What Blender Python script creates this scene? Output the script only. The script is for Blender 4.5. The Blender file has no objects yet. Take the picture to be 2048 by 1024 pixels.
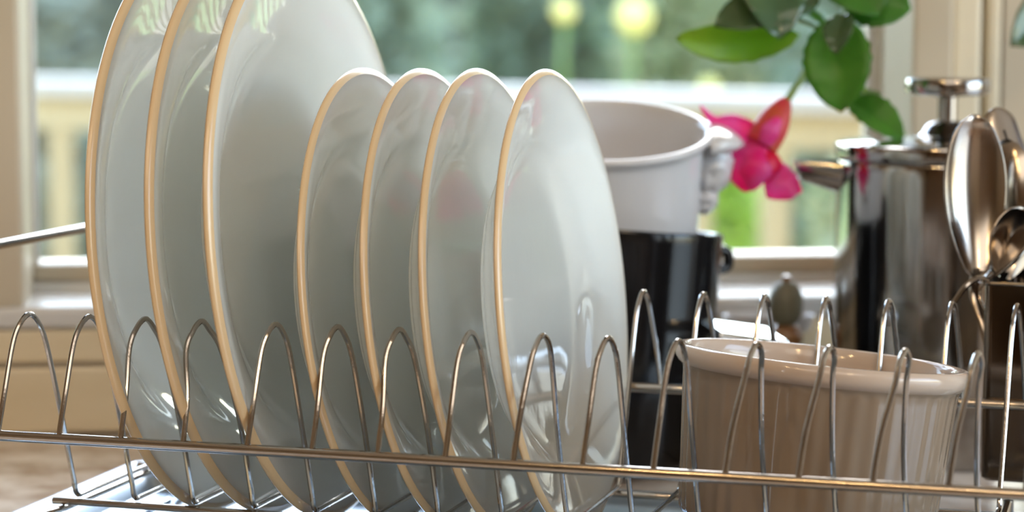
import bpy, math, random
from mathutils import Vector, Matrix, noise
random.seed(7)
# ------------------------------------------------------------------ frames
# The window wall runs along world x. The rack is turned by A; rack positions are written in mm.
A = math.radians(-23.8)
CT = 0.900                       # worktop height
RZ = CT + 0.028                  # height of the rack's floor wires
def W(x, y, z=0):                # rack frame (mm) -> world (m)
    c, s = math.cos(A), math.sin(A)
    return Vector(((x*c - y*s)*.001, (x*s + y*c)*.001, RZ + z*.001))
# ------------------------------------------------------------------ camera
YAW, PIT, ROL, FPX = -0.288, 0.104, 0.001, 4720.0
sc = bpy.context.scene
CAMP = W(481.35, -870.47, 213.3)
h = YAW - A
F = Vector((math.sin(h)*math.cos(PIT), math.cos(h)*math.cos(PIT), -math.sin(PIT)))
R0 = Vector((math.cos(h), -math.sin(h), 0)); U0 = R0.cross(F)
Rv = R0*math.cos(ROL) + U0*math.sin(ROL); Uv = U0*math.cos(ROL) - R0*math.sin(ROL)
cd = bpy.data.cameras.new('camera'); cam = bpy.data.objects.new('camera', cd)
sc.collection.objects.link(cam); sc.camera = cam
m = Matrix((Rv, Uv, -F)).transposed().to_4x4(); m.translation = CAMP; cam.matrix_world = m
cd.sensor_width = 36; cd.lens = FPX/2048*36; cd.clip_start = .05; cd.clip_end = 200
cd.dof.use_dof = True; cd.dof.focus_distance = 0.985; cd.dof.aperture_fstop = 6.6
# ------------------------------------------------------------------ world, sun, lights, exposure
wd = bpy.data.worlds.new('sky'); sc.world = wd; wd.use_nodes = True
nt = wd.node_tree; bg = nt.nodes['Background']
sky = nt.nodes.new('ShaderNodeTexSky'); sky.sky_type = 'NISHITA'; sky.sun_disc = False
sky.sun_elevation = math.radians(42); sky.sun_rotation = math.radians(25); sky.air_density = 1.2; sky.dust_density = 1.2
nt.links.new(sky.outputs[0], bg.inputs[0]); bg.inputs[1].default_value = 1.25
def light(name, kind, energy, color, loc, target=None, **kw):
    l = bpy.data.lights.new(name, kind); l.energy = energy; l.color = color
    for k, v in kw.items(): setattr(l, k, v)
    o = bpy.data.objects.new(name, l); sc.collection.objects.link(o); o.location = loc
    if target is not None: o.rotation_euler = (Vector(target) - Vector(loc)).to_track_quat('-Z', 'Y').to_euler()
    return o
light('sun', 'SUN', 2.5, (1, .93, .80), (-1.5, 6, 6.4), (0, 0, .9), angle=.012)
# unseen fill panel added at the right to brighten the plate faces
light('added_right_fill', 'AREA', 22, (.76, .88, 1.0), (2.35, -1.2, 1.25), (0, .0, 1.0), shape='RECTANGLE', size=1.6, size_y=1.9)
light('added_ceiling_fill', 'AREA', 13, (1.0, .90, .78), (.3, -1.5, 2.3), (.2, -.2, 1.0), shape='RECTANGLE', size=1.6, size_y=1.2)  # soft fill added below the ceiling to lift the room light
for i, (x, y) in enumerate([(-.55, -1.0), (-.62, -1.55), (-.7, -2.1), (.75, -1.5), (.78, -2.1)]):
    light('spot_lamp', 'AREA', 2.2, (1.0, .66, .30), (x, y, 2.33), (x*.8, y*.7, .9), shape='DISK', size=.035)
sc.view_settings.view_transform = 'Standard'; sc.view_settings.look = 'None'
sc.view_settings.gamma = 1; sc.view_settings.use_curve_mapping = False
sc.view_settings.exposure = 0.2
sc.cycles.use_denoising = True
sc.cycles.max_bounces = 16; sc.cycles.diffuse_bounces = 12; sc.cycles.glossy_bounces = 8; sc.cycles.transparent_max_bounces = 16
sc.cycles.caustics_reflective = True; sc.cycles.blur_glossy = 1.0; sc.cycles.caustics_refractive = False
sc.cycles.sample_clamp_indirect = 6

# ------------------------------------------------------------------ helpers
def px(x, y, d):                 # world point at photo pixel and viewing depth (m)
    return CAMP + (F + Rv*((x - 1024)/FPX) - Uv*((y - 512)/FPX))*d
def px_y(x, y, Y):
    r = F + Rv*((x - 1024)/FPX) - Uv*((y - 512)/FPX); return CAMP + r*((Y - CAMP.y)/r.y)
class MB:
    def __init__(s): s.v = []; s.f = []
    def add(s, vs, fs):
        b = len(s.v); s.v += [tuple(v) for v in vs]; s.f += [tuple(b + i for i in f) for f in fs]; return s
    def box(s, a, b, rot=None, org=None):
        x0, y0, z0 = a; x1, y1, z1 = b
        vs = [(x, y, z) for z in (z0, z1) for y in (y0, y1) for x in (x0, x1)]
        return s.add(vs, [(0, 2, 3, 1), (4, 5, 7, 6), (0, 1, 5, 4), (2, 6, 7, 3), (0, 4, 6, 2), (1, 3, 7, 5)])
    def tube(s, pts, r, n=10, closed=False, caps=True):
        pts = [Vector(p) for p in pts]; N = len(pts)
        rr = r if callable(r) else (lambda t: r)
        T = []
        for i in range(N):
            a = pts[(i - 1) % N] if (closed or i > 0) else pts[i]
            b = pts[(i + 1) % N] if (closed or i < N - 1) else pts[i]
            T.append((b - a).normalized())
        up = Vector((0, 0, 1)) if abs(T[0].z) < .9 else Vector((1, 0, 0))
        nrm = (up - T[0]*up.dot(T[0])).normalized(); vs = []
        for i in range(N):
            nrm = (nrm - T[i]*nrm.dot(T[i])).normalized(); bi = T[i].cross(nrm)
            q = rr(i/max(1, N - 1))
            for k in range(n):
                a = 2*math.pi*k/n; vs.append(pts[i] + (nrm*math.cos(a) + bi*math.sin(a))*q)
        fs = []
        for i in range(N if closed else N - 1):
            j = (i + 1) % N
            for k in range(n): l = (k + 1) % n; fs.append((i*n + k, i*n + l, j*n + l, j*n + k))
        if caps and not closed: fs += [tuple(range(n - 1, -1, -1)), tuple((N - 1)*n + k for k in range(n))]
        return s.add(vs, fs)
    def lathe(s, prof, n=64, mod=None, M=None):
        vs = []; fs = []; m_ = len(prof)
        for j, (r, z) in enumerate(prof):
            for k in range(n):
                a = 2*math.pi*k/n; q = r + (mod(j, a) if mod else 0)
                v = Vector((q*math.cos(a), q*math.sin(a), z)); vs.append(M @ v if M else v)
        for j in range(m_ - 1):
            for k in range(n): l = (k + 1) % n; fs.append((j*n + k, j*n + l, (j + 1)*n + l, (j + 1)*n + k))
        if prof[0][0] < 1e-4*5 and False: pass
        fs.append(tuple(range(n - 1, -1, -1))); fs.append(tuple((m_ - 1)*n + k for k in range(n)))
        return s.add(vs, fs)
    def grid(s, rows):
        nr, nc = len(rows), len(rows[0])
        return s.add([p for r in rows for p in r], [(i*nc + j, i*nc + j + 1, (i + 1)*nc + j + 1, (i + 1)*nc + j) for i in range(nr - 1) for j in range(nc - 1)])
    def ball(s, c, rad, n=16, disp=None):
        rx, ry, rz = rad if hasattr(rad, '__len__') else (rad,)*3
        vs = []; fs = []
        for i in range(n + 1):
            th = math.pi*i/n
            for k in range(2*n):
                a = math.pi*k/n; d = Vector((math.sin(th)*math.cos(a), math.sin(th)*math.sin(a), math.cos(th)))
                q = 1 + (disp(d) if disp else 0); vs.append(Vector(c) + Vector((d.x*rx, d.y*ry, d.z*rz))*q)
        for i in range(n):
            for k in range(2*n): l = (k + 1) % (2*n); fs.append((i*2*n + k, (i + 1)*2*n + k, (i + 1)*2*n + l, i*2*n + l))
        return s.add(vs, fs)
    def build(s, name, mt, parent=None, smooth=True, bevel=0, sub=0, mm=False, weld=False, solid=0, recalc=True):
        me = bpy.data.meshes.new(name)
        k = .001 if mm else 1
        me.from_pydata([(v[0]*k, v[1]*k, v[2]*k) for v in s.v], [], s.f); me.validate()
        import bmesh
        bm = bmesh.new(); bm.from_mesh(me)
        if weld: bmesh.ops.remove_doubles(bm, verts=bm.verts, dist=1e-5)
        if recalc and not solid and len(s.f) < 200000: bmesh.ops.recalc_face_normals(bm, faces=bm.faces)
        bm.to_mesh(me); bm.free()
        o = bpy.data.objects.new(name, me); sc.collection.objects.link(o)
        if parent is not None: o.parent = parent
        me.materials.append(mt)
        if solid:
            q = o.modifiers.new('s', 'SOLIDIFY'); q.thickness = solid; q.offset = 0
        if bevel:
            q = o.modifiers.new('b', 'BEVEL'); q.width = bevel; q.segments = 2; q.limit_method = 'ANGLE'; q.angle_limit = .6
        if sub:
            q = o.modifiers.new('u', 'SUBSURF'); q.levels = sub; q.render_levels = sub
        if smooth:
            for p in me.polygons: p.use_smooth = True
            try: me.set_sharp_from_angle(angle=math.radians(38))
            except Exception: pass
        return o
def tag(o, label, cat, group=None, kind=None):
    if label: o['label'] = label
    if cat: o['category'] = cat
    if group: o['group'] = group
    if kind: o['kind'] = kind
    return o
def thing(name, loc, label, cat, rz=0, group=None, M=None):
    o = bpy.data.objects.new(name, None); sc.collection.objects.link(o); o.empty_display_size = .02
    if M is not None: o.matrix_world = M
    else: o.location = loc; o.rotation_euler = (0, 0, rz)
    return tag(o, label, cat, group)
def struct(o): o['kind'] = 'structure'; return o
def smoothpath(P, k=8, closed=False):       # Catmull-Rom
    P = [Vector(p) for p in P]; n = len(P); out = []
    rng = range(n if closed else n - 1)
    for i in rng:
        if closed: a, b, c, d = P[(i-1) % n], P[i], P[(i+1) % n], P[(i+2) % n]
        else: a, b, c, d = P[max(i-1, 0)], P[i], P[i+1], P[min(i+2, n-1)]
        for j in range(k):
            t = j/k; out.append(.5*((2*b) + (c - a)*t + (2*a - 5*b + 4*c - d)*t*t + (3*b - a - 3*c + d)*t**3))
    if not closed: out.append(P[-1])
    return out
# ------------------------------------------------------------------ materials
def mat(name, col, rough=.5, metal=0, spec=.5, trans=0, ior=1.5, sss=0, coat=0):
    m = bpy.data.materials.new(name); m.use_nodes = True; b = m.node_tree.nodes['Principled BSDF']
    b.inputs['Base Color'].default_value = (*col, 1); b.inputs['Roughness'].default_value = rough
    b.inputs['Metallic'].default_value = metal; b.inputs['IOR'].default_value = ior
    b.inputs['Specular IOR Level'].default_value = spec; b.inputs['Transmission Weight'].default_value = trans
    b.inputs['Coat Weight'].default_value = coat
    if sss:
        b.inputs['Subsurface Weight'].default_value = sss; b.inputs['Subsurface Radius'].default_value = (1, .9, .75); b.inputs['Subsurface Scale'].default_value = .004
    return m
def noisy(m, c1, c2, scale=8, detail=4, stretch=(1, 1, 1), bump=0, bscale=None, ramp=(.35, .65), coord='Object'):
    t = m.node_tree; b = t.nodes['Principled BSDF']
    tc = t.nodes.new('ShaderNodeTexCoord'); mp = t.nodes.new('ShaderNodeMapping'); mp.inputs['Scale'].default_value = stretch
    n = t.nodes.new('ShaderNodeTexNoise'); n.inputs['Scale'].default_value = scale; n.inputs['Detail'].default_value = detail
    r = t.nodes.new('ShaderNodeValToRGB'); r.color_ramp.elements[0].position = ramp[0]; r.color_ramp.elements[1].position = ramp[1]
    r.color_ramp.elements[0].color = (*c1, 1); r.color_ramp.elements[1].color = (*c2, 1)
    t.links.new(tc.outputs[coord], mp.inputs[0]); t.links.new(mp.outputs[0], n.inputs[0]); t.links.new(n.outputs[0], r.inputs[0]); t.links.new(r.outputs[0], b.inputs['Base Color'])
    if bump:
        n2 = t.nodes.new('ShaderNodeTexNoise'); n2.inputs['Scale'].default_value = bscale or scale; n2.inputs['Detail'].default_value = 3
        t.links.new(mp.outputs[0], n2.inputs[0]); bp = t.nodes.new('ShaderNodeBump'); bp.inputs['Strength'].default_value = bump; bp.inputs['Distance'].default_value = .001
        t.links.new(n2.outputs[0], bp.inputs['Height']); t.links.new(bp.outputs[0], b.inputs['Normal'])
    return m
def bumpy(m, s, scale, dist=.001):
    t = m.node_tree; b = t.nodes['Principled BSDF']; tc = t.nodes.new('ShaderNodeTexCoord')
    n2 = t.nodes.new('ShaderNodeTexNoise'); n2.inputs['Scale'].default_value = scale; n2.inputs['Detail'].default_value = 2
    t.links.new(tc.outputs['Object'], n2.inputs[0]); bp = t.nodes.new('ShaderNodeBump'); bp.inputs['Strength'].default_value = s; bp.inputs['Distance'].default_value = dist
    t.links.new(n2.outputs[0], bp.inputs['Height']); t.links.new(bp.outputs[0], b.inputs['Normal']); return m
def leafy(name, c1, c2, rough=.45, tr=.45, scale=30):
    m = mat(name, c1, rough); noisy(m, c1, c2, scale, 3); t = m.node_tree; b = t.nodes['Principled BSDF']
    src = b.inputs['Base Color'].links[0].from_socket
    tl = t.nodes.new('ShaderNodeBsdfTranslucent'); mx = t.nodes.new('ShaderNodeMixShader'); mx.inputs[0].default_value = tr
    t.links.new(src, tl.inputs[0]); t.links.new(b.outputs[0], mx.inputs[1]); t.links.new(tl.outputs[0], mx.inputs[2]); t.links.new(mx.outputs[0], t.nodes['Material Output'].inputs[0])
    return m
M = {}
def china(name, c, tr=.7, rough=.05):      # thin translucent porcelain under a clear gloss
    m = bpy.data.materials.new(name); m.use_nodes = True; t = m.node_tree; t.nodes.remove(t.nodes['Principled BSDF'])
    N_ = t.nodes.new; lk = t.links.new
    df = N_('ShaderNodeBsdfDiffuse'); tl = N_('ShaderNodeBsdfTranslucent'); gl = N_('ShaderNodeBsdfGlossy'); fr = N_('ShaderNodeFresnel'); m1 = N_('ShaderNodeMixShader'); m2 = N_('ShaderNodeMixShader')
    for q in (df, tl): q.inputs[0].default_value = (*c, 1)
    gl.inputs[0].default_value = (1, 1, 1, 1); gl.inputs['Roughness'].default_value = rough; fr.inputs[0].default_value = 1.36; m1.inputs[0].default_value = tr
    tc = N_('ShaderNodeTexCoord'); n2 = N_('ShaderNodeTexNoise'); n2.inputs['Scale'].default_value = 70; n2.inputs['Detail'].default_value = 2
    bp = N_('ShaderNodeBump'); bp.inputs['Strength'].default_value = .12; bp.inputs['Distance'].default_value = .0006
    lk(tc.outputs['Object'], n2.inputs[0]); lk(n2.outputs[0], bp.inputs['Height'])
    for q in (df, gl, fr): lk(bp.outputs[0], q.inputs['Normal'])
    lk(df.outputs[0], m1.inputs[1]); lk(tl.outputs[0], m1.inputs[2]); lk(fr.outputs[0], m2.inputs[0]); lk(m1.outputs[0], m2.inputs[1]); lk(gl.outputs[0], m2.inputs[2]); lk(m2.outputs[0], t.nodes['Material Output'].inputs[0]); return m
M['china'] = china('white_glaze', (.955, .965, .94))
M['rim'] = mat('tan_rim_glaze', (.60, .43, .245), .2)
M['bowl'] = bumpy(mat('white_porcelain', (.60, .605, .625), .07), .1, 60, .0006)
M['chrome'] = bumpy(mat('wire_chrome', (.44, .40, .36), .15, 1), .15, 400, .0003)
M['steel'] = bumpy(mat('polished_steel', (.36, .335, .31), .1, 1), .25, 14, .0012)
M['cutlery'] = bumpy(mat('cutlery_steel', (.42, .37, .32), .17, 1), .15, 30, .001)
M['brushed'] = mat('satin_steel', (.62, .60, .57), .2, 1)
M['dark_reflection_steel'] = bumpy(mat('cutlery_box_steel', (.15, .115, .09), .12, 1), .1, 20, .001)  # the dark room's reflection is put into this steel's colour
M['tray'] = bumpy(mat('tray_steel', (.44, .54, .66), .3, 1), .05, 18, .001)  # blue of the mirrored sky is put into the base colour
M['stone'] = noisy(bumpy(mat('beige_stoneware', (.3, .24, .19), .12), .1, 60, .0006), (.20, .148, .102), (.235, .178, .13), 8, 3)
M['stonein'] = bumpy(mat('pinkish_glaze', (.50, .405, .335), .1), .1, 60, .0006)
M['black'] = mat('black_glaze', (.006, .006, .007), .13, spec=.3)
M['counter'] = noisy(mat('granite', (.5, .4, .3), .2), (.48, .36, .27), (.93, .88, .82), 34, 8, ramp=(.3, .62), bump=.05)
M['splash'] = noisy(mat('tan_tile', (.5, .4, .26), .22), (.70, .58, .38), (.78, .66, .46), 6, 3, (1, 1, 5))
M['paint'] = noisy(mat('cream_paint_shaded', (.7, .62, .48), .4), (.47, .405, .30), (.52, .45, .34), 5, 2)  # darker copy of the cream, with the shade of room-facing faces put in
M['sash'] = noisy(mat('white_paint', (.8, .78, .72), .3), (.56, .55, .52), (.62, .61, .58), 5, 2)
M['cream'] = noisy(mat('cream_paint_lit', (.7, .62, .46), .35), (.66, .58, .43), (.72, .64, .48), 5, 2)  # lit copy of the same cream, for the bright mouldings
M['sill'] = noisy(mat('sill_paint', (.78, .75, .7), .25), (.56, .55, .53), (.62, .61, .59), 5, 2)
M['wall'] = noisy(mat('warm_wall', (.55, .42, .28), .8), (.30, .22, .15), (.34, .25, .17), 3, 2)
M['ceil'] = noisy(mat('ceiling_paint', (.8, .74, .64), .9), (.78, .72, .62), (.82, .76, .66), 3, 2)
M['wood'] = noisy(mat('floor_wood', (.3, .17, .09), .35), (.22, .12, .06), (.36, .21, .11), 4, 5, (1, 8, 1))
M['cab'] = noisy(mat('cabinet_wood', (.2, .11, .06), .4), (.12, .07, .04), (.22, .13, .07), 3, 5, (8, 8, 1))
M['deck'] = noisy(mat('deck_paint', (.6, .5, .3), .5), (.38, .30, .17), (.44, .35, .20), 4, 3)
M['deckcap'] = noisy(mat('deck_cap_paint', (.6, .56, .5), .45), (.40, .38, .35), (.46, .44, .41), 4, 3)
M['lawn'] = noisy(mat('lawn', (.2, .34, .08), .9), (.30, .40, .14), (.50, .58, .22), 1.2, 6)
M['bark'] = noisy(mat('bark', (.14, .1, .07), .9), (.09, .07, .05), (.2, .15, .11), 12, 5)
M['pink'] = leafy('fuchsia_petal', (.86, .02, .26), (.80, .12, .46), .4, .5, 60)
M['red'] = leafy('fuchsia_corolla', (.80, .0, .05), (.72, .01, .12), .4, .45, 60)
M['tubeflower'] = leafy('fuchsia_tube', (.62, .12, .06), (.75, .05, .12), .4, .4, 60)
M['stem'] = mat('green_stem', (.22, .34, .10), .4)
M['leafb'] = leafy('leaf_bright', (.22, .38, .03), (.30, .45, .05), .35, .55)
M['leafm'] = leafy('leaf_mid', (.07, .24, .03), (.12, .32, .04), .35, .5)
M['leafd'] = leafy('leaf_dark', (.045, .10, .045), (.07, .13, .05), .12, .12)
M['pot'] = mat('terracotta', (.5, .2, .1), .7)
M['soil'] = mat('soil', (.05, .035, .025), .9)
M['yellow'] = mat('leaf_glint_yellow', (.95, .80, .25), .5)  # bright yellow standing in for sunlit leaf glints
M['bottle'] = noisy(mat('brown_wood', (.2, .1, .04), .3, coat=.3), (.16, .08, .035), (.26, .14, .06), 6, 5, (1, 1, .15))
M['mirror'] = mat('polished_flat_steel', (.93, .93, .93), .12, 1)
M['cork'] = mat('olive_stopper', (.13, .13, .09), .5)
M['cloth'] = noisy(mat('white_cloth', (.85, .86, .88), .8), (.82, .83, .85), (.88, .88, .9), 30, 3)
def glassmat():
    m = bpy.data.materials.new('window_glass'); m.use_nodes = True; t = m.node_tree; t.nodes.remove(t.nodes['Principled BSDF'])
    a = t.nodes.new('ShaderNodeBsdfTransparent'); a.inputs[0].default_value = (.96, .98, .97, 1)
    g = t.nodes.new('ShaderNodeBsdfGlossy'); g.inputs['Roughness'].default_value = .02
    fr = t.nodes.new('ShaderNodeFresnel'); mx = t.nodes.new('ShaderNodeMixShader')
    t.links.new(fr.outputs[0], mx.inputs[0]); t.links.new(a.outputs[0], mx.inputs[1]); t.links.new(g.outputs[0], mx.inputs[2]); t.links.new(mx.outputs[0], t.nodes['Material Output'].inputs[0]); return m
M['glass'] = glassmat()

# ------------------------------------------------------------------ room shell (world metres)
XL, XR, YB, YF, ZC = -1.9, 2.6, 0.3655, -3.2, 2.4
WT = .14
def sbox(name, a, b, mt, parent=None, bevel=0):
    o = MB().box(a, b).build(name, mt, parent, smooth=False, bevel=bevel)
    if parent is None: struct(o)
    return o
sbox('floor', (XL - .1, YF - .1, -.05), (XR + .1, YB + WT, 0), M['wood'])
sbox('ceiling', (XL - .1, YF - .1, ZC), (XR + .1, YB + WT, ZC + .08), M['ceil'])
sbox('wall_left', (XL - .1, YF, 0), (XL, YB, ZC), M['wall'])
sbox('wall_front', (XL - .1, YF - .1, 0), (XR + .1, YF, ZC), M['wall'])
w = MB()                                                # right wall with an opening added to let sky light in
w.box((XR, YF, 0), (XR + .1, -2.3, ZC)).box((XR, -.1, 0), (XR + .1, YB, ZC)).box((XR, -2.3, 2.15), (XR + .1, -.1, ZC))
struct(w.build('wall_right', M['wall'], smooth=False))
SZ = RZ + .046                                          # sill top
W0 = (-.60, -.0445); W1 = (-.0160, .5004); W2 = (.5247, .5570); WTOP = 1.95
w = MB()
w.box((XL - .1, YB, 0), (W0[0], YB + WT, ZC)).box((W2[0], YB + .02, 0), (W2[1], YB + WT, ZC)).box((W2[1], YB, 0), (XR + .1, YB + WT, ZC))
w.box((W0[0], YB, 0), (W2[0], YB + WT, SZ - .012)).box((W0[0], YB, WTOP), (W2[0], YB + WT, ZC))
struct(w.build('wall_back', M['paint'], smooth=False))
def window(name, x0, x1):
    o = MB().box((x0, YB + .062, SZ - .012), (x0 + .006, YB + .125, WTOP)).box((x1 - .006, YB + .062, SZ - .012), (x1, YB + .125, WTOP)) \
        .box((x0, YB + .062, SZ - .012), (x1, YB + .125, SZ + .0045)).box((x0, YB + .062, WTOP - .03), (x1, YB + .125, WTOP)).build(name, M['sash'], smooth=False, bevel=.002)
    struct(o)
    MB().box((x0 + .006, YB + .074, SZ + .0045), (x0 + .010, YB + .11, WTOP - .03)).box((x1 - .010, YB + .074, SZ + .0045), (x1 - .006, YB + .11, WTOP - .03)) \
        .box((x0 + .01, YB + .074, SZ + .0045), (x1 - .01, YB + .11, SZ + .015)).box((x0 + .01, YB + .074, WTOP - .06), (x1 - .01, YB + .11, WTOP - .03)).build('sash', M['paint'], o, smooth=False, bevel=.003)
    MB().box((x0 + .009, YB + .084, SZ + .012), (x0 + .013, YB + .094, WTOP - .05)).box((x1 - .013, YB + .084, SZ + .012), (x1 - .009, YB + .094, WTOP - .05)).build('glazing_bead', M['sash'], o, smooth=False, bevel=.002)
    MB().box((x0 + .009, YB + .09, SZ + .014), (x1 - .009, YB + .093, WTOP - .055)).build('pane', M['glass'], o, smooth=False)
    return o
window('window_1', W1[0] - .011, W1[1] + .011); window('window_2', W0[0] - .011, W0[1] + .011)  # the left one is out of view, added to light the plates' backs
sbox('trim_1', (W1[1], YB - .004, SZ - .012), (W2[0], YB + .0615, WTOP), M['paint'], bevel=.002)       # right casing, then two mouldings beside it
sbox('trim_5', (W2[0] + .0005, YB + .0005, SZ + .001), (W2[0] + .019, YB + .019, WTOP), M['cream'], bevel=.003)
sbox('trim_6', (W2[0] + .022, YB + .0005, SZ + .001), (W2[1] - .0005, YB + .019, WTOP), M['cream'], bevel=.003)
sbox('trim_2', (W0[1], YB - .004, SZ - .012), (W1[0], YB + .0615, WTOP), M['paint'], bevel=.003)       # left mullion
sbox('trim_3', (XL, YB - .014, SZ - .012), (W2[0], YB + .0612, SZ), M['sill'], bevel=.003)     # sill board
# boarded upstand behind the worktop: two painted boards with a seam between them
bs = struct(MB().box((XL, YB - .006, CT), (XR, YB - .0005, SZ - .0125)).build('trim_4', M['paint'], smooth=False))
for z0, z1, t_ in ((CT + .002, CT + .0395, .0125), (CT + .042, SZ - .0128, .0105)):
    MB().box((XL + .001, YB - t_, z0), (XR - .001, YB - .0062, z1)).build('board', M['splash'], bs, smooth=False, bevel=.002)
# worktop and the cabinet that carries it
ct = MB().box((XL + .01, YB - .64, CT - .035), (XR - .9, YB - .007, CT)).build('worktop', M['counter'], smooth=False, bevel=.004)
tag(ct, 'speckled tan granite worktop along the window wall', 'worktop')
cb = thing('base_cabinet', ((XL + XR - .9)/2, YB - .32, 0), 'dark wooden base cabinet carrying the tan granite worktop', 'cabinet')
hw = (XR - .9 - XL)/2 - .03
MB().box((-hw, -.27, 0), (hw, .3, CT - .036)).build('carcass', M['cab'], cb, smooth=False)
for k in range(6):
    x0 = -hw + k*hw/3 + .004
    d = MB().box((x0, -.292, .1), (x0 + hw/3 - .008, -.271, CT - .05)).build('door', M['cab'], cb, smooth=False, bevel=.003)
    MB().tube([(x0 + .05, -.293, .7), (x0 + .05, -.315, .71), (x0 + .05, -.315, .81), (x0 + .05, -.293, .82)], .005).build('handle', M['brushed'], d)
# tall cabinets on the far side of the kitchen, seen only as reflections in the steel
fc = thing('tall_cabinet', (-.2, YF + .31, 0), 'dark wooden kitchen cupboards along the wall opposite the window', 'cabinet')
MB().box((-1.5, -.3, 0), (.9, .28, 2.1)).build('carcass', M['cab'], fc, smooth=False)
for k in range(4): MB().box((-1.49 + k*.6, .281, .08), (-.91 + k*.6, .3, 2.06)).build('door', M['cab'], fc, smooth=False, bevel=.003)

# ------------------------------------------------------------------ the dish rack (rack millimetres)
P = 28.0
rack = thing('dish_rack', W(0, 0, 0), 'chrome wire dish rack with looped dividers standing on the steel tray', 'dish rack', A)
YT, ZT, ZM, DF, YFL, WID = 23.56, 84.7, 36.46, 6.98, 55.72, 200.3
def rr(pts, rad, k=6, closed=True):          # round the corners of a polyline
    pts = [Vector(p) for p in pts]; out = []; n = len(pts)
    for i in range(n):
        if not closed and i in (0, n - 1): out.append(pts[i]); continue
        a, b, c = pts[i - 1], pts[i], pts[(i + 1) % n]
        u = (a - b); v = (c - b); r = min(rad, u.length*.48, v.length*.48); u.normalize(); v.normalize()
        for j in range(k + 1):
            t = j/k; out.append((b + u*r)*(1 - t)**2 + b*2*t*(1 - t) + (b + v*r)*t*t)
    return out
def dens(pts, step=25, closed=True):
    out = []; n = len(pts)
    for i in range(n if closed else n - 1):
        a, b = pts[i], pts[(i + 1) % n]; k = max(1, int((b - a).length/step))
        for j in range(k): out.append(a + (b - a)*(j/k))
    if not closed: out.append(pts[-1])
    return out
XE0, XE1 = -60, 14*P + 75
fr = rr([(XE0 + 10, 0, ZM), (XE1 - 10, 0, ZM), (XE1, 0, 104), (XE1, WID, 104), (XE1 - 10, WID, ZM), (XE0 + 16, WID, ZM), (XE0 + 1, WID + 20, 104), (XE0, 0, 104)], 16)
MB().tube(dens(fr), 2.35, 12, closed=True).build('frame_rail', M['chrome'], rack, mm=True)
for y in (YFL + 1.5, WID - YFL - 1.5):
    MB().tube([Vector((DF - 12 + k*20.35, y, -2.9)) for k in range(22)], 1.65, 10).build('base_rail', M['chrome'], rack, mm=True)
TOPX = [2.9, 2.9, .6, -1.8, 3.2, 2.3, 1.0, 3.3, 5.2, 4.0, 4.3, 7.2, 7.6, 8.4, 7.6, 5.0]
for i in range(16):
    x0 = i*P; tx = x0 + TOPX[i]; fx = x0 + DF; bx = fx + 2.97
    j = lambda a: random.uniform(-a, a)
    f = [(x0, -.4, ZM + .5), (x0 + (tx - x0)*.25, 5.5, ZM + 19), (tx - 2.4, 13.2, ZT - 11.5), (tx - 1.2, 17.4, ZT - 3.6), (tx, YT, ZT), (tx + .9, 29.6, ZT - 4.2), (tx*.5 + fx*.5 , 34.6, ZT - 14.5), (fx - .9, 44, 40), (fx - .1, 53.6, 8)]
    g = [(bx + 3.0, WID + .4, ZM + .5), (bx + 2.2, WID - 5.5, ZM + 19), (bx + 1.2, WID - 13.2, ZT - 11.5), (bx + .6, WID - 17.4, ZT - 3.6), (bx, WID - YT, ZT), (bx - .6, WID - 29.6, ZT - 4.2), (bx - 1.2, WID - 34.6, ZT - 14.5), (bx - 2.0, WID - 44, 40), (fx, WID - 53.6, 8)]
    F1 = smoothpath(f, 5); G1 = smoothpath(g, 5)
    floor_ = rr([(fx, 53.6, 8), (fx, YFL, 0), (fx, WID - YFL, 0), (fx, WID - 53.6, 8)], 4.5, 5, closed=False)
    path = F1[:-1] + dens(floor_, 12, False) + G1[::-1][1:]
    MB().tube(path, 1.18, 9).build('divider_wire', M['chrome'], rack, mm=True)
# ------------------------------------------------------------------ drainer tray under the rack
tr = thing('drainer_tray', W(0, 0, -28), 'shallow stainless steel drainer tray with rolled rim under the wire rack', 'tray', A)
x0, x1, y0, y1 = -36, 462, -28, 205
def rect(i, z, r): return rr([(x0 + i, y0 + i, z), (x1 - i, y0 + i, z), (x1 - i, y1 - i, z), (x0 + i, y1 - i, z)], r, 6)
loops_ = [rect(2, 11, 8), rect(0, 13, 9), rect(.6, 14.3, 9), rect(2.5, 14.6, 8), rect(4.2, 13.4, 8), rect(6, 11.2, 8), rect(11, 10.2, 7), rect(14, 7.8, 6), rect(17, 3.2, 6), rect(22, 1.6, 6)]
b = MB(); n_ = len(loops_[0]); b.add([v for l in loops_ for v in l], [(i*n_ + k, i*n_ + (k + 1) % n_, (i + 1)*n_ + (k + 1) % n_, (i + 1)*n_ + k) for i in range(len(loops_) - 1) for k in range(n_)] + [tuple((len(loops_) - 1)*n_ + k for k in range(n_))])
b.add([v for l in (rect(2, 11, 8), rect(12, 9, 8), rect(19, 0, 8)) for v in l], [(i*n_ + k, i*n_ + (k + 1) % n_, (i + 1)*n_ + (k + 1) % n_, (i + 1)*n_ + k) for i in range(2) for k in range(n_)] + [tuple(2*n_ + k for k in range(n_))])
b.build('tray_pan', M['tray'], tr, mm=True)
for k in range(9): MB().tube([(x0 + 34 + k*53, y0 + 30 + q*21, 2.2) for q in range(9)], 2.0, 8).build('drain_ridge', M['tray'], tr, mm=True)
for (fx, fy) in ((0, 20), (400, 20), (0, 180), (400, 180)):
    o = MB().tube([(fx, fy if fy < 100 else fy, 3.5), (fx, fy, 25.2)], 2.4, 10).build('foot', M['chrome'], tr, mm=True)
    o.parent = rack; o.location = (0, 0, -.028); 
    o.data.name = 'foot'
    o.hide_render = False
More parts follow.
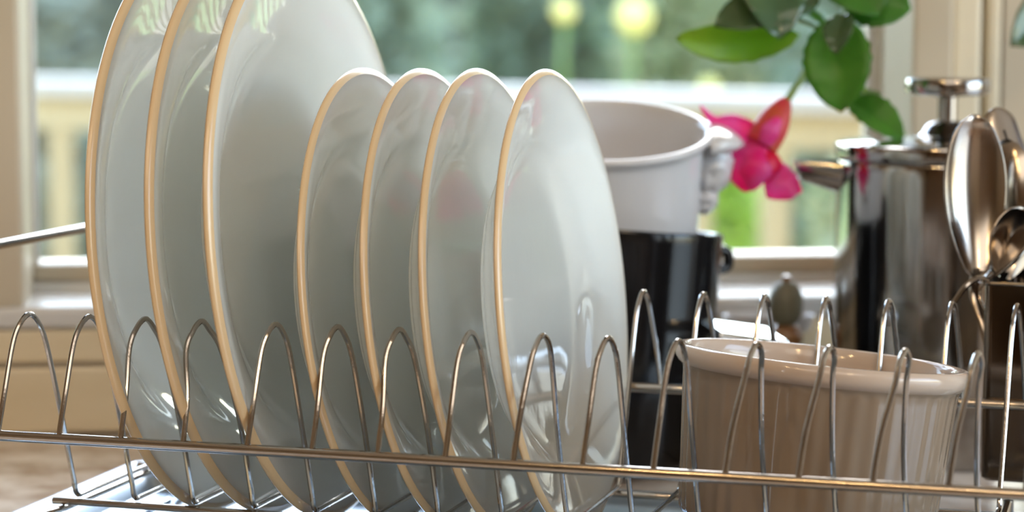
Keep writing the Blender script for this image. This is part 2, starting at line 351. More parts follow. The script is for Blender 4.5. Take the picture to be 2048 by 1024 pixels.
# the feet carry the rack: a cross bar ties them to the base rails
for fx in (0, 400):
    MB().tube([(fx, 20, -3.6), (fx, 60, -6.2), (fx, 140, -6.2), (fx, 180, -3.6)], 1.6, 8).build('cross_bar', M['chrome'], rack, mm=True)

# ------------------------------------------------------------------ plates
def plate_profile(R):
    f = [(0, -.170), (.30, -.170), (.52, -.166), (.60, -.155), (.66, -.128), (.71, -.096), (.77, -.070), (.84, -.045), (.91, -.022), (.972, -.006)]
    t = .036
    fr_ = [(r*R, z*R) for r, z in f]
    bk = [(.968, -.034), (.90, -.063), (.82, -.088), (.75, -.118), (.69, -.150), (.64, -.185), (.60, -.203), (.575, -.222), (.555, -.222), (.54, -.203), (.3, -.200), (0, -.200)]
    return fr_, [(r*R, z*R) for r, z in bk]
def resample(pr, k=3):
    q = smoothpath([(r, 0, z) for r, z in pr], k); return [(max(v.x, 0), v.z) for v in q]
def make_plate(R, name):
    root = bpy.data.objects.new(name, None); sc.collection.objects.link(root); root.empty_display_size = .02
    fr_, bk = plate_profile(R)
    b = MB(); N = 128
    prof = resample(fr_) + [(fr_[-1][0], fr_[-1][1])]
    for part in (resample(fr_), resample(bk)):
        vs = []; fs = []
        for (r, z) in part:
            for k in range(N): a = 2*math.pi*k/N; vs.append((z, r*math.cos(a), r*math.sin(a)))   # axis along x
        for j_ in range(len(part) - 1):
            for k in range(N): l = (k + 1) % N; fs.append(((j_ + 1)*N + k, (j_ + 1)*N + l, j_*N + l, j_*N + k))
        b.add(vs, fs)
    b.build('dish', M['china'], root, mm=True, weld=True, recalc=False)
    e = MB(); a0 = Vector((fr_[-1][0], fr_[-1][1])); a1 = Vector((bk[0][0], bk[0][1])); c = (a0 + a1)/2; hh = (a0 - a1).length/2
    pr = []
    ax = (a0 - a1).normalized(); out = Vector((-ax.y, ax.x)); out = out if out.x > 0 else -out
    for q in range(9):
        t = math.pi*(q/8); pr.append(c + ax*math.cos(t)*hh*1.02 + out*math.sin(t)*(R - c.x)*1.0)
    vs = []; fs = []
    for v in pr:
        for k in range(N): a = 2*math.pi*k/N; vs.append((v.y, v.x*math.cos(a), v.x*math.sin(a)))
    for j_ in range(len(pr) - 1):
        for k in range(N): l = (k + 1) % N; fs.append((j_*N + k, j_*N + l, (j_ + 1)*N + l, (j_ + 1)*N + k))
    e.add(vs, fs); e.build('rim_band', M['rim'], root, mm=True)
    return root
def copy_tree(o, parent=None):
    c = o.copy(); sc.collection.objects.link(c); c.parent = parent
    for ch in list(o.children): copy_tree(ch, c)
    return c
specs = [
 ('B', 52.4, .069, 'large white dinner plate with tan rim, farthest left in the rack'),
 ('B', 78.6, .079, 'large white dinner plate with tan rim, middle one of the three large plates'),
 ('B', 104.2, .088, 'large white dinner plate with tan rim, rightmost large one, beside the smaller plates'),
 ('S', 135.5, .113, 'small white side plate with tan rim, standing next to the large plates'),
 ('S', 162.3, .110, 'small white side plate with tan rim, second one after the large plates'),
 ('S', 186.6, .100, 'small white side plate with tan rim, third, left of a wider gap'),
 ('S', 217.9, .102, 'small white side plate with tan rim, rightmost plate with its whole face showing')]
protos = {}
for kd, X, lean, lab in specs:
    R = 127.0 if kd == 'B' else 100.3; sag = 11.7 if kd == 'B' else 11.2
    if kd in protos: o = copy_tree(protos[kd])
    else: o = protos[kd] = make_plate(R, 'dinner_plate' if kd == 'B' else 'side_plate')
    # the empty sits at the plate's centre; the plate leans back against the dividers
    t_ = 10 if kd == 'B' else 5               # seat depth along the line of sight
    ctr = W(X + (3.0 if kd == 'B' else 2.6) - .284*t_, 100.3 + .959*t_, R*math.cos(lean) - sag)
    o.matrix_world = Matrix.Translation(ctr) @ Matrix.Rotation(A + (.015 if kd == 'B' else 0), 4, 'Z') @ Matrix.Rotation(-lean, 4, 'Y')
    tag(o, lab, 'plate', 'large dinner plates in the rack' if kd == 'B' else 'small side plates in the rack')

# ------------------------------------------------------------------ fluted dish lying in the rack front right
def frame_at(center, up, fwd=None):
    z = Vector(up).normalized(); f_ = Vector(fwd) if fwd else F.copy()
    y = (f_ - z*f_.dot(z)).normalized(); x = y.cross(z)
    m_ = Matrix((x, y, z)).transposed().to_4x4(); m_.translation = center; return m_
ZU = Vector((0, 0, 1))
FL = Vector((F.x, F.y, 0)).normalized()
def tilt(right, away): return (ZU + R0*math.tan(math.radians(right)) + FL*math.tan(math.radians(away))).normalized()
ram = thing('fluted_dish', None, 'white fluted souffle dish leaning in the rack behind the front wire loops', 'dish', M=frame_at(px(1645, 711, .996), tilt(5.6, 3.6)))
Rr = 59.1; Hd = 71
NR = 320
fl = lambda j, a: (0.24*math.cos(44*a) if 2 <= j <= 20 else 0)
outer = [(Rr - 8, -Hd), (Rr - 5.8, -Hd + .8)] + [(Rr - 5.2 + 4.0*t/18, -Hd + 2.5 + (Hd - 13)*t/18) for t in range(19)] + [(Rr - .7, -9.6), (Rr - .2, -8.6)]
b = MB(); b.lathe(outer, NR, fl); b.f.pop()
b.build('body', M['stone'], ram, mm=True)
lip = [(Rr - .2, -8.6), (Rr + 1.3, -7.6), (Rr + 2.6, -5.6), (Rr + 3.1, -3.2), (Rr + 2.6, -1.2), (Rr + 1.3, -.1), (Rr - .4, .1), (Rr - 2.0, -.6), (Rr - 3.2, -2.4), (Rr - 3.9, -6), (Rr - 4.6, -14), (Rr - 6, -34), (Rr - 8, -56), (Rr - 12, -63), (Rr - 20, -65.4), (0.1, -65.6)]
b = MB(); b.lathe(lip, 96); b.f = b.f[:-2]; b.build('rim_and_inside', M['stonein'], ram, mm=True)

# ------------------------------------------------------------------ black pot behind the rack, white lion-head bowl sitting in it
DM = 1.255
mc = px(1214, 451, DM)
upm = tilt(4.2, 3.6)
pot_h = (mc.z - CT)/upm.z*1000 - 6
pot = thing('black_pot', None, 'tall glossy black pot behind the rack, holding the white bowl', 'pot', M=frame_at(mc, upm))
rp = 62.0
prof = [(rp - 7, -pot_h), (rp - 3, -pot_h + 1), (rp - 1.5, -pot_h + 4), (rp - .8, -pot_h*.5), (rp, -6), (rp + .4, -2), (rp - .2, -.3), (rp - 1.6, 0), (rp - 3, -.8), (rp - 3.4, -5), (rp - 4.4, -pot_h*.5), (rp - 6, -pot_h + 10), (rp - 12, -pot_h + 5), (.1, -pot_h + 4.5)]
b = MB(); b.lathe(prof, 96); b.f.pop(); b.build('body', M['black'], pot, mm=True)
MB().tube(smoothpath([(rp - 3, 14, -9), (rp + 3.5, 17, -9.5), (rp + 5.4, 18, -13), (rp + 4.8, 18, -18), (rp - 1, 15, -20)], 5), lambda t: 3.0, 10).build('handle', M['black'], pot, mm=True)
bowl = thing('lion_head_bowl', None, 'white porcelain bowl with moulded lion-head handle, tilted open on the black pot', 'bowl', M=frame_at(px(1202, 258, 1.25), tilt(0.5, -13.5)))
rb = 57.5
prof = [(rb - 22, -64), (rb - 20, -65.5), (rb - 9, -65), (rb - 5, -61), (rb - 3.6, -50), (rb - 3.4, -38), (rb - 3.4, -24), (rb - 2.6, -12), (rb - 1.6, -6), (rb + .8, -3.4), (rb + 1.9, -1.6), (rb + 1.5, 0), (rb, .5), (rb - 1.6, 0), (rb - 3, -3), (rb - 4.6, -12), (rb - 6.4, -28), (rb - 8.5, -42), (rb - 14, -56), (rb - 30, -60), (.1, -60)]
b = MB(); b.lathe(resample(prof, 2), 96); b.f.pop(); b.build('body', M['bowl'], bowl, mm=True)
def head():
    b = MB()
    def dsp(d):
        v = 0.10*noise.noise(Vector(d)*3.1) + .07*noise.noise(Vector(d)*6.3 + Vector((3, 1, 2)))
        v += .07*math.cos(9*math.atan2(d.y, d.z))*(1 - abs(d.x))                 # mane locks
        return v
    b.ball((rb + 1.5, 4, -20), (11.5, 14, 16), 22, dsp)
    b.ball((rb - 1, 4, -38), (7.5, 12, 9), 16, dsp)
    b.ball((rb + 9.0, 3, -20.5), (5.0, 5.2, 5.0), 12)                             # muzzle
    b.ball((rb + 11.8, 3, -17.8), (2.6, 3.2, 2.0), 10)                            # nose
    for s in (-1, 1):
        b.ball((rb + 8.6, 3 + s*4.2, -12.4), (2.6, 2.6, 1.8), 10)                 # brows
        b.ball((rb + 4.2, 3 + s*9.4, -8.2), (2.8, 2.6, 3.4), 10)                  # ears
        b.ball((rb + 9.8, 3 + s*3.0, -23.6), (3.0, 3.0, 2.8), 10)                 # cheeks
    b.ball((rb + 7.6, 3, -27.5), (3.4, 4.2, 3.8), 10)                             # chin
    return b
head().build('lion_head', M['bowl'], bowl, mm=True)
rows = []                                                                          # flared lip over the head
for i in range(9):
    t = i/8; r_ = rb - .6 + 16.5*t; wdt = 20*(1 - t**2)**.6 + 1.5
    rows.append([(r_*math.cos(.07) , wdt*(k/6 - 1) + 3, -4.0 - 4.6*t*t - 1.6*abs(k/6 - 1)**2 + 1.2*t*(1 - t)*4) for k in range(13)])
MB().grid(rows).build('lip', M['bowl'], bowl, mm=True, solid=.007)

# ------------------------------------------------------------------ french press
DP = 1.28
pc = px(1893, 318, DP); hb = (pc.z - CT)*1000
press = thing('coffee_press', Vector((pc.x, pc.y, CT)), 'polished stainless steel coffee press with flat round plunger knob, at the right', 'coffee press', rz=-h)
rp_ = 59.6
prof = [(rp_ - 3, 0), (rp_ - .5, 1), (rp_, 3), (rp_, hb*.5), (rp_, hb - 8), (rp_, hb - 1.5), (rp_ - .4, hb - .4), (rp_ - 2, hb - 1.5), (rp_ - 2.2, hb - 12), (rp_ - 2.4, 20), (.1, 19)]
b = MB(); b.lathe(prof, 128); b.f.pop(); b.build('body', M['steel'], press, mm=True)
lid = [(rp_ - 2.2, hb - 3), (rp_ - 2, hb + .4), (rp_ + .2, hb + .8), (rp_ + .6, hb + 2), (rp_ + .6, hb + 7.5), (rp_ + .2, hb + 8.6), (rp_ - 2, hb + 9.4), (rp_ - 20, hb + 11.2), (rp_ - 36, hb + 12.0), (16, hb + 12.4), (13.5, hb + 14.5), (11, hb + 18.5), (7.5, hb + 20.6), (5.4, hb + 21)]
b = MB(); b.lathe(lid, 128); b.build('lid', M['steel'], press, mm=True)
MB().tube([(0, 0, hb + 19), (0, 0, hb + 25), (0, 0, hb + 36)], 5.2, 20).build('plunger_rod', M['steel'], press, mm=True)
kn = [(6.5, hb + 33.4), (9, hb + 34.4), (20.5, hb + 34.8), (22.3, hb + 35.6), (22.9, hb + 36.8), (22.9, hb + 42.4), (22.2, hb + 43.6), (20.5, hb + 44), (.1, hb + 44.2)]
b = MB(); b.lathe(kn, 64, None); b.build('knob', M['steel'], press, mm=True)
rows = []                                                                           # open V shaped spout
for i in range(11):
    t = i/10; xx = -(rp_ - 3 + 25.5*t); zz = hb - 1.6 + .8*t; dep = 17*(1 - t)**1.0 + 10.0*t; hw_ = 15*(1 - t) + 6.5*t
    rows.append([(xx + (0 if abs(k/6 - 1) > .5 else 2.2*t), hw_*math.sin((k/6 - 1)*math.pi/2), zz - dep*math.cos((k/6 - 1)*math.pi/2)**1.1) for k in range(13)])
MB().grid(rows).build('spout', M['steel'], press, mm=True, solid=.0013)
MB().tube(smoothpath([(rp_ - 1, 10, hb - 14), (rp_ + 26, 16, hb - 12), (rp_ + 34, 18, hb - 40), (rp_ + 30, 17, hb - 100), (rp_ - 1, 10, hb - 118)], 8), 4.5, 12).build('handle', M['steel'], press, mm=True)

# ------------------------------------------------------------------ cutlery box and cutlery
bx = thing('cutlery_holder', W(385, 206, 0), 'square stainless steel cutlery box hanging behind the rack, dark mirror side', 'cutlery holder', A - math.radians(3))
S, HB = 72, 91
def ring(i, z, r): return rr([(i, i, z), (S - i, i, z), (S - i, S - i, z), (i, S - i, z)], r, 5)
L = [ring(1.5, 0, 4), ring(0, 1.5, 4), ring(0, HB - 1, 4), ring(.5, HB, 4), ring(1.3, HB, 3.5), ring(1.6, HB - 1, 3.5), ring(1.6, 2.5, 3.5)]
n_ = len(L[0]); b = MB(); b.add([v for l in L for v in l], [(i*n_ + k, i*n_ + (k + 1) % n_, (i + 1)*n_ + (k + 1) % n_, (i + 1)*n_ + k) for i in range(len(L) - 1) for k in range(n_)] + [tuple(range(n_ - 1, -1, -1)), tuple((len(L) - 1)*n_ + k for k in range(n_))])
b.build('box', M['dark_reflection_steel'], bx, mm=True)
MB().tube(dens(ring(-.4, HB - .4, 4)), .9, 8, closed=True).build('rolled_rim', M['steel'], bx, mm=True)
MB().tube(smoothpath([(1, 4, HB), (-3, 2, HB + 1.5), (-8, -2, HB - 2), (-12.5, -5.5, HB - 9)], 6), 1.5, 8).build('hook', M['steel'], bx, mm=True)
MB().tube(smoothpath([(60, 4, HB), (60, 2, HB + 3), (60, -4, HB - 30), (60, -6.5, HB - 52)], 6), 1.5, 8).build('hook', M['steel'], bx, mm=True)

def spoon(name, label, cat, tip, neck, foot, width, face, depth=6.5, group='cutlery standing in the steel box', convex=1):
    """bowl from tip to neck, handle from neck down to foot; face = direction the hollow looks"""
    tip, neck, foot = Vector(tip), Vector(neck), Vector(foot)
    ax = (neck - tip); Lb = ax.length; ax.normalize(); fc = Vector(face); fc = (fc - ax*fc.dot(ax)).normalized(); sd = ax.cross(fc)
    root = thing(name, foot, label, cat, group=group)
    rows = []; n = 22; mcol = 14
    for i in range(n + 1):
        t = i/n; prof = math.sin(math.pi*min(1, t)**.85)**.62 if 0 < t < 1 else 0
        wd_ = width/2*prof*(1.0 if t < .6 else 1 - .12*(t - .6)) + .0016
        dp = depth*math.sin(math.pi*t**.9)**.8 if 0 < t < 1 else 0
        row = []
        for k in range(mcol + 1):
            u = 2*k/mcol - 1
            row.append(tip + ax*(Lb*t) + sd*(wd_*math.sin(u*math.pi/2)) - fc*(dp*(1 - abs(math.sin(u*math.pi/2))**2.2)) - foot)
        rows.append(row)
    MB().grid(rows).build('bowl', M['cutlery'], root, solid=.0012)
    d = foot - neck
    pts = smoothpath([neck - ax*.004 - foot, neck + ax*.008 - fc*.001 - foot, neck + d*.3 + fc*.002 - foot, neck + d*.7 + fc*.001 - foot, Vector((0, 0, 0))], 6)
    rows = []
    for i, p in enumerate(pts):
        t = i/(len(pts) - 1); ww = .0022 + .0045*t**1.5; th = .0013
        rows.append([p + sd*(ww*math.cos(q*math.pi/4)) + fc*(th*math.sin(q*math.pi/4)) for q in range(9)])
    MB().grid(rows).build('handle', M['cutlery'], root)
    return root
TOC = -F
dS = 1.10
foot0 = W(398, 226, 6)
spoon('tablespoon', 'large steel tablespoon, hollow side forward, leftmost in the cutlery box', 'spoon', px(1951, 230, dS), px(1951, 553, dS), foot0, .0275, TOC + R0*.2 - ZU*.1, .0065)
spoon('tablespoon', 'steel tablespoon with dark rounded back, right behind the foremost spoon', 'spoon', px(2012, 280, 1.125), px(2040, 560, 1.125), W(424, 240, 6), .0255, -TOC*.6 + R0*.5 + ZU*.2, .007)
spoon('teaspoon', 'small steel teaspoon low in the cutlery box at the right edge', 'spoon', px(2046, 415, 1.10), px(2006, 560, 1.10), W(412, 226, 6), .021, TOC + R0*.4 + ZU*.3, .005)
kt = px(1990, 216, 1.14); kb = W(440, 250, 6)
kn_ = thing('table_knife', kb, 'steel table knife with rounded grooved end, tallest in the cutlery box, leaning left', 'knife', group='cutlery standing in the steel box')
ax = (kb - kt).normalized(); sd = ax.cross(TOC + R0*.3).normalized(); fc = sd.cross(ax).normalized()
Lk = (kb - kt).length; rows = []
for i in range(25):
    t = (i/24)**2; s_ = Lk*t; ww = .0085*math.sqrt(max(0, 1 - max(0, 1 - s_/.009)**2)) + .0003 if s_ < .07 else .0085 - .003*min(1, (s_ - .07)/.05)
    rows.append([kt + ax*s_ + sd*(ww*math.cos(q*math.pi/6)) + fc*((.0016 if q else .0016)*math.sin(q*math.pi/6)) - kb for q in range(13)])
MB().grid(rows).build('blade', M['cutlery'], kn_)
MB().tube([kt + ax*(.012 + .012*k) + fc*.0016 - kb for k in range(6)], .0006, 6).build('groove', M['black'], kn_)
g2 = spoon('dessert_spoon', 'steel dessert spoon lying low across the box rim, blue in daylight', 'spoon', px(2064, 452, 1.09), px(1975, 556, 1.10), W(402, 218, 8), .018, ZU + TOC*.3, .004)

# ------------------------------------------------------------------ fuchsia sprig in a pot on the sill
DF_ = 1.30
potc = Vector((px_y(1790, 560, YB + .022).x, YB + .022, SZ))
plant = thing('fuchsia_plant', potc, 'potted fuchsia with green leaves and one hanging pink flower by the window', 'plant')
def L_(v): return Vector(v) - potc
b = MB(); b.lathe([(17, 0), (18, .5), (22, 34), (24.5, 34.5), (25, 44), (23, 44), (22, 38), (.1, 37)], 40); b.build('plant_pot', M['pot'], plant, mm=True)
def stem(pts, r0, r1, name='stem', parent=plant, mt='stem'):
    q = smoothpath([L_(p) for p in pts], 6); return MB().tube(q, lambda t: r0 + (r1 - r0)*t, 8).build(name, M[mt], parent)
node1 = px(1800, 262, 1.31); node2 = px(1706, 205, 1.295); node3 = px(1664, 110, 1.28); node4 = px(1690, 20, 1.28); node5 = px(1700, -90, 1.28)
stem([potc + Vector((0, 0, .04)), px(1835, 400, 1.34), node1, node2, node3, node4, node5], .0026, .0016)
stem([node3, px(1640, 60, 1.27), px(1560, 30, 1.27), px(1470, 20, 1.27)], .0015, .0009)
def leaf(base, tip, width, nrm, mt, bend=.12, fold=.12, name='leaf', sharp=.9, parent=plant):
    base, tip = L_(base), L_(tip); ax = tip - base; Ln = ax.length; ax.normalize(); n_ = Vector(nrm); n_ = (n_ - ax*n_.dot(ax)).normalized(); sd = ax.cross(n_)
    rows = []
    for i in range(15):
        t = i/14; wv = width/2*(math.sin(math.pi*t**sharp)**.62 if 0 < t < 1 else 0) + .0002
        rows.append([base + ax*(Ln*t) + sd*(wv*k/4*(1 + .04*math.sin(t*40)*(abs(k) == 4))) + n_*(Ln*bend*math.sin(math.pi*t) + wv*fold*abs(k/4)*2 + .0006*math.sin(t*30)*abs(k)/4) for k in range(-4, 5)])
    return MB().grid(rows).build(name, M[mt], parent, solid=.0004)
T = TOC
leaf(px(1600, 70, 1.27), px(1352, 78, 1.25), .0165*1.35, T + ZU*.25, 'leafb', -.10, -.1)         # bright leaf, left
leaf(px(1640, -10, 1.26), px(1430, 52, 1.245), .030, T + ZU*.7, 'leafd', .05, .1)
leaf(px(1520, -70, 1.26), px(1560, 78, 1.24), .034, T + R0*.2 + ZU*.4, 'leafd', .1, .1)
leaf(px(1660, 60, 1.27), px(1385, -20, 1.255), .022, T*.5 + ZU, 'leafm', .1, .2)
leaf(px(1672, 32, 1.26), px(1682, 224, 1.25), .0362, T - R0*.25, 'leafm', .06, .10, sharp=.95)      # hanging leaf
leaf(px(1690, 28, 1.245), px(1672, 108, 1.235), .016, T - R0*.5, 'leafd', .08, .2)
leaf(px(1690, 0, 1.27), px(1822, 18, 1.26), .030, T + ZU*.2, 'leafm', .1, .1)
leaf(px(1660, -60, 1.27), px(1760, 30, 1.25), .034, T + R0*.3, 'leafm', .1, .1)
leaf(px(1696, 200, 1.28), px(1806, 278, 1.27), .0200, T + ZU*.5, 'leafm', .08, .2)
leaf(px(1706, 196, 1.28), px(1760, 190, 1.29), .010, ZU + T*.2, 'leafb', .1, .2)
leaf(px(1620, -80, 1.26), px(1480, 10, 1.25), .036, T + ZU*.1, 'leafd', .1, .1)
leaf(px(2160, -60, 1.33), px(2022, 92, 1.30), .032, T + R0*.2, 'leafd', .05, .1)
stem([node4, px(1850, -60, 1.30), px(2000, -90, 1.32), px(2150, -65, 1.33)], .0015, .001)
# flower: pedicel, tube, four sepals, overlapping petals
stem([px(1648, 60, 1.27), px(1622, 120, 1.27), px(1598, 165, 1.27), px(1566, 212, 1.27)], .0012, .0022)
flw = MB().tube(smoothpath([L_(px(1572, 200, 1.27)), L_(px(1556, 228, 1.268)), L_(px(1538, 262, 1.266)), L_(px(1520, 292, 1.264))], 5), lambda t: .0030 + .0066*math.sin(min(1, t*1.25)*math.pi*.55), 16).build('flower', M['tubeflower'], plant)
flw['label'] = 'hanging pink and red fuchsia flower'
D_ = 1.262
def petal(pts, widths, nrm, mt, name):
    c = smoothpath([L_(p) for p in pts], 5); n = len(c); rows = []
    for i, p in enumerate(c):
        t = i/(n - 1); ax = (c[min(i + 1, n - 1)] - c[max(i - 1, 0)]).normalized(); nn = Vector(nrm); nn = (nn - ax*nn.dot(ax)).normalized(); sd = ax.cross(nn)
        widths = list(widths); q = t*(len(widths) - 1); k0 = min(int(q), len(widths) - 2); wv = widths[k0] + (widths[k0 + 1] - widths[k0])*(q - k0)
        rows.append([p + sd*(wv*.66*k/3) - nn*(abs(k/3)**2*wv*.28) for k in range(-3, 4)])
    return MB().grid(rows).build(name, M[mt], flw, solid=.0006, sub=1)
petal([px(1522, 290, D_), px(1500, 262, D_), px(1465, 244, D_), px(1428, 240, D_), px(1400, 210, D_)], [.007, .0105, .009, .0045, .0004], T + ZU*.4, 'pink', 'sepal')
petal([px(1524, 286, D_ - .004), px(1496, 318, D_ - .008), px(1484, 350, D_ - .006), px(1496, 384, D_)], [.008, .0165, .017, .0035], T - R0*.4, 'pink', 'petal')
petal([px(1522, 288, D_ - .002), px(1516, 320, D_ - .01), px(1510, 352, D_ - .01), px(1502, 382, D_ - .004)], [.008, .013, .014, .002], T, 'pink', 'petal')
petal([px(1534, 286, D_ + .002), px(1540, 312, D_ - .006), px(1536, 340, D_ - .008), px(1530, 366, D_ - .004)], [.007, .014, .013, .005], T + R0*.3, 'red', 'petal')
petal([px(1540, 296, D_ + .006), px(1551, 312, D_), px(1552, 334, D_ - .002), px(1540, 356, D_)], [.005, .007, .005, .002], T + R0*.5, 'red', 'petal')
petal([px(1528, 300, D_ + .004), px(1549, 338, D_), px(1568, 368, D_ - .004), px(1592, 392, D_ - .002)], [.006, .0105, .0175, .0035], T + ZU*.2, 'pink', 'sepal')
petal([px(1536, 318, D_ + .008), px(1562, 346, D_ + .004), px(1584, 372, D_ + .002), px(1604, 384, D_)], [.005, .009, .008, .001], T, 'pink', 'sepal')
petal([px(1560, 236, D_ - .006), px(1545, 262, D_ - .010), px(1532, 290, D_ - .008)], [.003, .0085, .006], T + R0*.3, 'pink', 'sepal')

# ------------------------------------------------------------------ small things on the worktop between pot and press
bc = px_y(1572, 600, YB - .075); bt = thing('pepper_mill', Vector((bc.x, bc.y, CT)), 'small brown wooden pepper mill with round dark top by the tan boards', 'pepper mill')
b = MB(); b.lathe(resample([(15, 0), (16, 2), (15.5, 8), (13, 18), (9.5, 34), (8.2, 46), (9.2, 54), (10, 60), (8, 64), (5, 66), (.1, 66.5)], 2), 40); b.build('body', M['bottle'], bt, mm=True)
b = MB(); b.lathe(resample([(4, 65), (6, 66.5), (8.6, 71), (9.6, 78), (8.4, 85), (5, 89.5), (2.2, 90.5), (.1, 91)], 2), 32); b.build('head', M['cork'], bt, mm=True)
b = MB(); b.lathe([(2.6, 89), (2.9, 91.5), (2.4, 93.5), (.1, 94)], 20); b.build('finial', M['bottle'], bt, mm=True)
c = px_y(1536, 640, YB - .035); hs = (c.z - CT)*1000
sd_ = thing('oval_dish', Vector((c.x, c.y, CT)), 'pale oval footed dish standing behind the brown pepper mill', 'dish', rz=-h)
b = MB(); b.lathe([(14, 0), (15, 1), (8, 4), (7, hs - 12), (16, hs - 8), (24.5, hs - 5.5), (27, hs + 3), (25.5, hs + 3.5), (14, hs - 4), (.1, hs - 5)], 56)
b.v = [(v[0], v[1]*.5, v[2]) for v in b.v]; b.build('body', M['bowl'], sd_, mm=True)
# flat steel piece on an added base, tilted to mirror the bright sky
q0 = px(1486, 668, 1.215); hz = q0.z - CT
steel_flat = thing('tilted_steel_flat', Vector((q0.x, q0.y, CT)), 'flat mirror steel piece on an added low base, tilted to the sky, between the black pot and the press', 'steel_flat', rz=-h + .25)
MB().box((-.017, -.015, 0), (.017, .015, hz - .0075)).build('body', M['brushed'], steel_flat, smooth=False, bevel=.002)
ld = MB().box((-.019, -.017, -.003), (.019, .017, .003)).build('lid', M['mirror'], steel_flat, smooth=False, bevel=.0015)
ld.location = (0, 0, hz - .0005); ld.rotation_euler = (math.radians(5), math.radians(9), 0)
# ------------------------------------------------------------------ outdoors: deck, railing, lawn, shrubs, trees
struct(MB().box((-7, YB + WT, -.12), (9, YB + 5.5, -.02)).build('deck_floor', M['deck'], smooth=False))
struct(MB().box((-60, YB + 5.5, -.35), (60, 70, -.3)).build('lawn_ground', M['lawn'], smooth=False))
r0 = px(120, 205, 4.95); r1 = px(1552, 240, 4.45)
dirr = (r1 - r0); lr = dirr.length; dirr.normalize()
rail = thing('deck_railing', Vector((r0.x, r0.y, -.02)), 'cream painted deck railing with upright balusters outside the window', 'railing')
org = Vector((r0.x, r0.y, -.02)); side = Vector((-dirr.y, dirr.x, 0)).normalized(); zup = side.cross(dirr)*-1
zup = dirr.cross(side); zup = zup if zup.z > 0 else -zup
def beam(a, b, hw_, z0, z1, name, mt):
    vs = []
    for p in (a, b):
        for s_, z in ((-hw_, z0), (hw_, z0), (hw_, z1), (-hw_, z1)): vs.append(p + side*s_ + zup*z - org)
    o = MB().add(vs, [(0, 1, 2, 3), (7, 6, 5, 4), (0, 4, 5, 1), (1, 5, 6, 2), (2, 6, 7, 3), (3, 7, 4, 0)]).build(name, M[mt], rail, smooth=False, bevel=.004); return o
a_ = r0 - dirr*.8; b_ = r1 + dirr*1.4
beam(a_, b_, .07, .018, .050, 'cap_board', 'deckcap')
beam(a_, b_, .02, -.055, .018, 'top_rail', 'deck')
beam(a_ - zup*.86, b_ - zup*.86, .02, 0, .07, 'bottom_rail', 'deck')
bm_ = None
sp = lr/10.0
for k in range(-5, 20):
    p = r0 + dirr*(sp*k)
    if bm_ is None:
        bm_ = MB().box((-.026, -.018, -.82), (.026, .018, -.055)).build('baluster', M['deck'], rail, smooth=False); o = bm_
    else:
        o = bpy.data.objects.new('baluster', bm_.data); sc.collection.objects.link(o); o.parent = rail
    o.location = p - org
for k in (-5.5, 12.5):
    p = r0 + dirr*(sp*k) - org
    MB().box((-.045, -.045, -(r0.z) + .02 - dirr.z*sp*k), (.045, .045, .09)).build('newel_post', M['deck'], rail, smooth=False, bevel=.004).location = p

def foliage(center, rad, n, size, seed):
    rnd = random.Random(seed); b = MB(); vs = []; fs = []
    for i in range(n):
        while True:
            d = Vector((rnd.uniform(-1, 1), rnd.uniform(-1, 1), rnd.uniform(-1, 1)))
            if .05 < d.length < 1: break
        d = d.normalized()*(.55 + .45*rnd.random()**.5)
        q = 1 + .35*noise.noise(d*2.2 + Vector((seed, 0, 0)))
        c = Vector((d.x*rad[0], d.y*rad[1], d.z*rad[2]))*q + Vector(center)
        u = Vector((rnd.gauss(0, 1), rnd.gauss(0, 1), rnd.gauss(0, .6))).normalized(); v = u.cross(Vector((rnd.gauss(0, 1), rnd.gauss(0, 1), rnd.gauss(0, 1)))).normalized()
        s_ = size*rnd.uniform(.6, 1.3); k = len(vs)
        vs += [c - u*s_, c + v*s_*.42 - u*s_*.2, c + u*s_, c - v*s_*.42 - u*s_*.2]; fs.append((k, k + 1, k + 2, k + 3))
    b.v = [tuple(v) for v in vs]; b.f = fs; return b
G = {}
def gm(key, c1, c2):
    if key not in G: G[key] = leafy('foliage_' + key, c1, c2, .5, .4, 1.4)
    return G[key]
gm('grey', (.32, .35, .28), (.45, .47, .38)); gm('green', (.26, .34, .24), (.40, .46, .33)); gm('olive', (.42, .46, .26), (.56, .58, .36)); gm('dark', (.20, .21, .17), (.29, .30, .24)); gm('lime', (.40, .54, .08), (.54, .66, .14)); gm('pale', (.56, .56, .42), (.68, .66, .52))  # garden haze is put into these paler, greyer greens
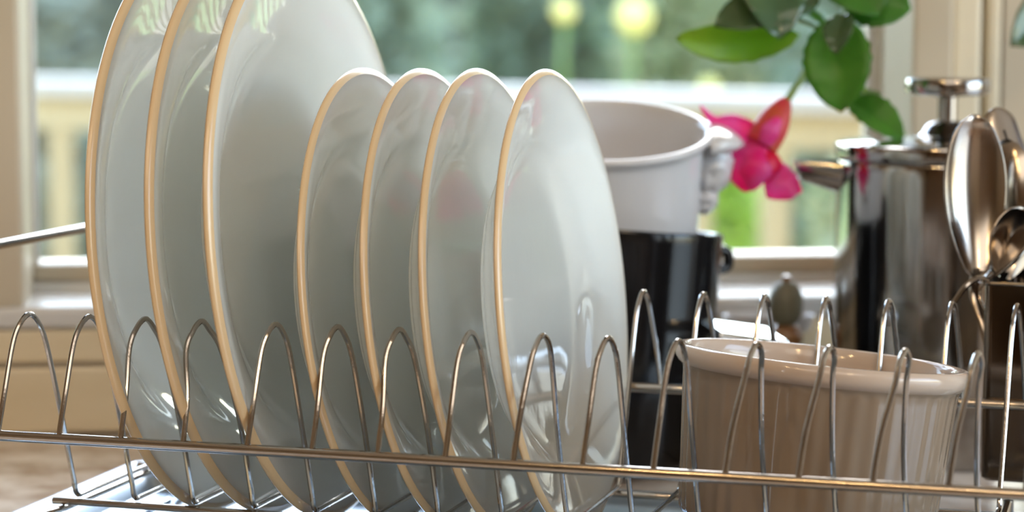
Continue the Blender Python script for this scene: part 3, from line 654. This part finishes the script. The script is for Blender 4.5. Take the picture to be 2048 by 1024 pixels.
plants = [  # name, label, px column, distance, height, radius, key
 ('shrub', 'grey-green shrub outside, seen left of the dinner plates', 130, 7.2, 1.95, .32, 'grey'),
 ('shrub', 'blue-green shrub outside behind the dinner plates', 690, 7.6, 2.0, .30, 'green'),
 ('shrub', 'mid green shrub outside above the small plates', 1090, 8.2, 1.95, .24, 'green'),
 ('shrub', 'olive shrub outside right of the brightest yellow disc', 1370, 7.5, 1.8, .18, 'olive'),
 ('shrub', 'dark green shrub outside behind the hanging leaf', 1730, 7.4, 1.9, .28, 'green'),
 ('tree', 'dark grey-green tree outside above the first small plates', 900, 9.6, 2.6, .36, 'dark'),
 ('tree', 'olive green tree outside behind the brightest yellow disc', 1290, 10.6, 2.5, .32, 'olive'),
 ('tree', 'pale yellowish tree outside behind the pink flower', 1600, 9.7, 2.5, .32, 'pale'),
 ('tree', 'dark tree outside behind the left window frame', 180, 10.0, 2.6, .5, 'dark'),
 ('tree', 'far olive tree outside over the smallest plates', 620, 12.8, 3.0, .5, 'olive'),
 ('tree', 'far grey-green tree outside in the middle', 1110, 14.3, 3.0, .5, 'grey'),
 ('tree', 'far pale tree outside behind the leafy sprig', 1500, 12.8, 2.9, .46, 'pale'),
 ('tree', 'far grey tree outside on the right', 1920, 14.3, 3.0, .55, 'grey'),
 ('shrub', 'low lime green shrub outside below the pink flower', 1450, 6.4, .98, .17, 'lime'),
 ('shrub', 'low grey-green shrub outside between the deck balusters', 1690, 6.0, .92, .10, 'olive')]
for i, (nm, lab, cx, dd, hh, rad, key) in enumerate(plants):
    c = px(cx, 0, dd); o = thing(nm, Vector((c.x, c.y, -.3)), lab, nm, group='shrubs and trees in the garden')
    low = hh < 1.2
    fo = foliage((0, 0, hh*.55 + .1), (rad, rad*.7, hh*.52), 900 if low else 2600, .05 if low else .10 + rad*.02, i*3 + 1).build('foliage', G[key], o, smooth=False); fo['kind'] = 'stuff'
    MB().tube([(0, 0, 0), (.03, 0, hh*.3), (-.02, .02, hh*.6)], lambda t: (.04 if low else .09)*(1 - .5*t), 8).build('trunk', M['bark'], o)
hdg = foliage((0, 0, 1.1), (9, .7, 1.35), 16000, .15, 77).build('hedge', gm('green', 0, 0), smooth=False)
hp = px(1024, 0, 16.5); hdg.location = (hp.x, hp.y, -.3); tag(hdg, 'long leafy hedge closing the garden behind the trees', 'hedge', kind='stuff')
struct(MB().box((-14, hp.y + 1.1, -.35), (16, hp.y + 1.3, 2.2)).build('garden_fence', M['bark'], smooth=False))
# yellow balls added for sunlit leaf glints, each on a made-up stalk
for (cx, cy, dd, s_, lab) in [(1268, 34, 6.9, .050, 'round yellow bloom outside, the brightest blurred disc'), (1128, 22, 6.7, .030, 'small yellow bloom left of the brightest yellow disc'), (1418, 176, 6.9, .026, 'small yellow bloom low over the railing near the pink flower')]:
    p = px(cx, cy, dd); o = thing('yellow_glint', Vector((p.x, p.y, -.3)), lab, 'flower', group='yellow leaf glints added in the garden'); hz = p.z + .3
    MB().ball((0, 0, hz), (s_, s_*.8, s_), 14, lambda d: .06*math.cos(9*math.atan2(d.x, d.z))*math.cos(6*d.y)).build('glint', M['yellow'], o)
    MB().tube(smoothpath([(.02, .03, 0), (.0, .02, hz*.5), (0, .01, hz - s_*.9)], 5), .007, 6).build('stalk', M['stem'], o)
    for k in range(4):
        a_ = k*1.9; zz = hz*(.2 + .17*k); MB().grid([[(math.cos(a_)*t*.14 - math.sin(a_)*w_*.03*math.sin(math.pi*min(1, t + .06)), .02 + math.sin(a_)*t*.14 + math.cos(a_)*w_*.03*math.sin(math.pi*min(1, t + .06)), zz + .06*t - .08*t*t) for w_ in (-1, 0, 1)] for t in (0, .2, .4, .6, .8, 1)]).build('leaf', M['leafm'], o, solid=.001)
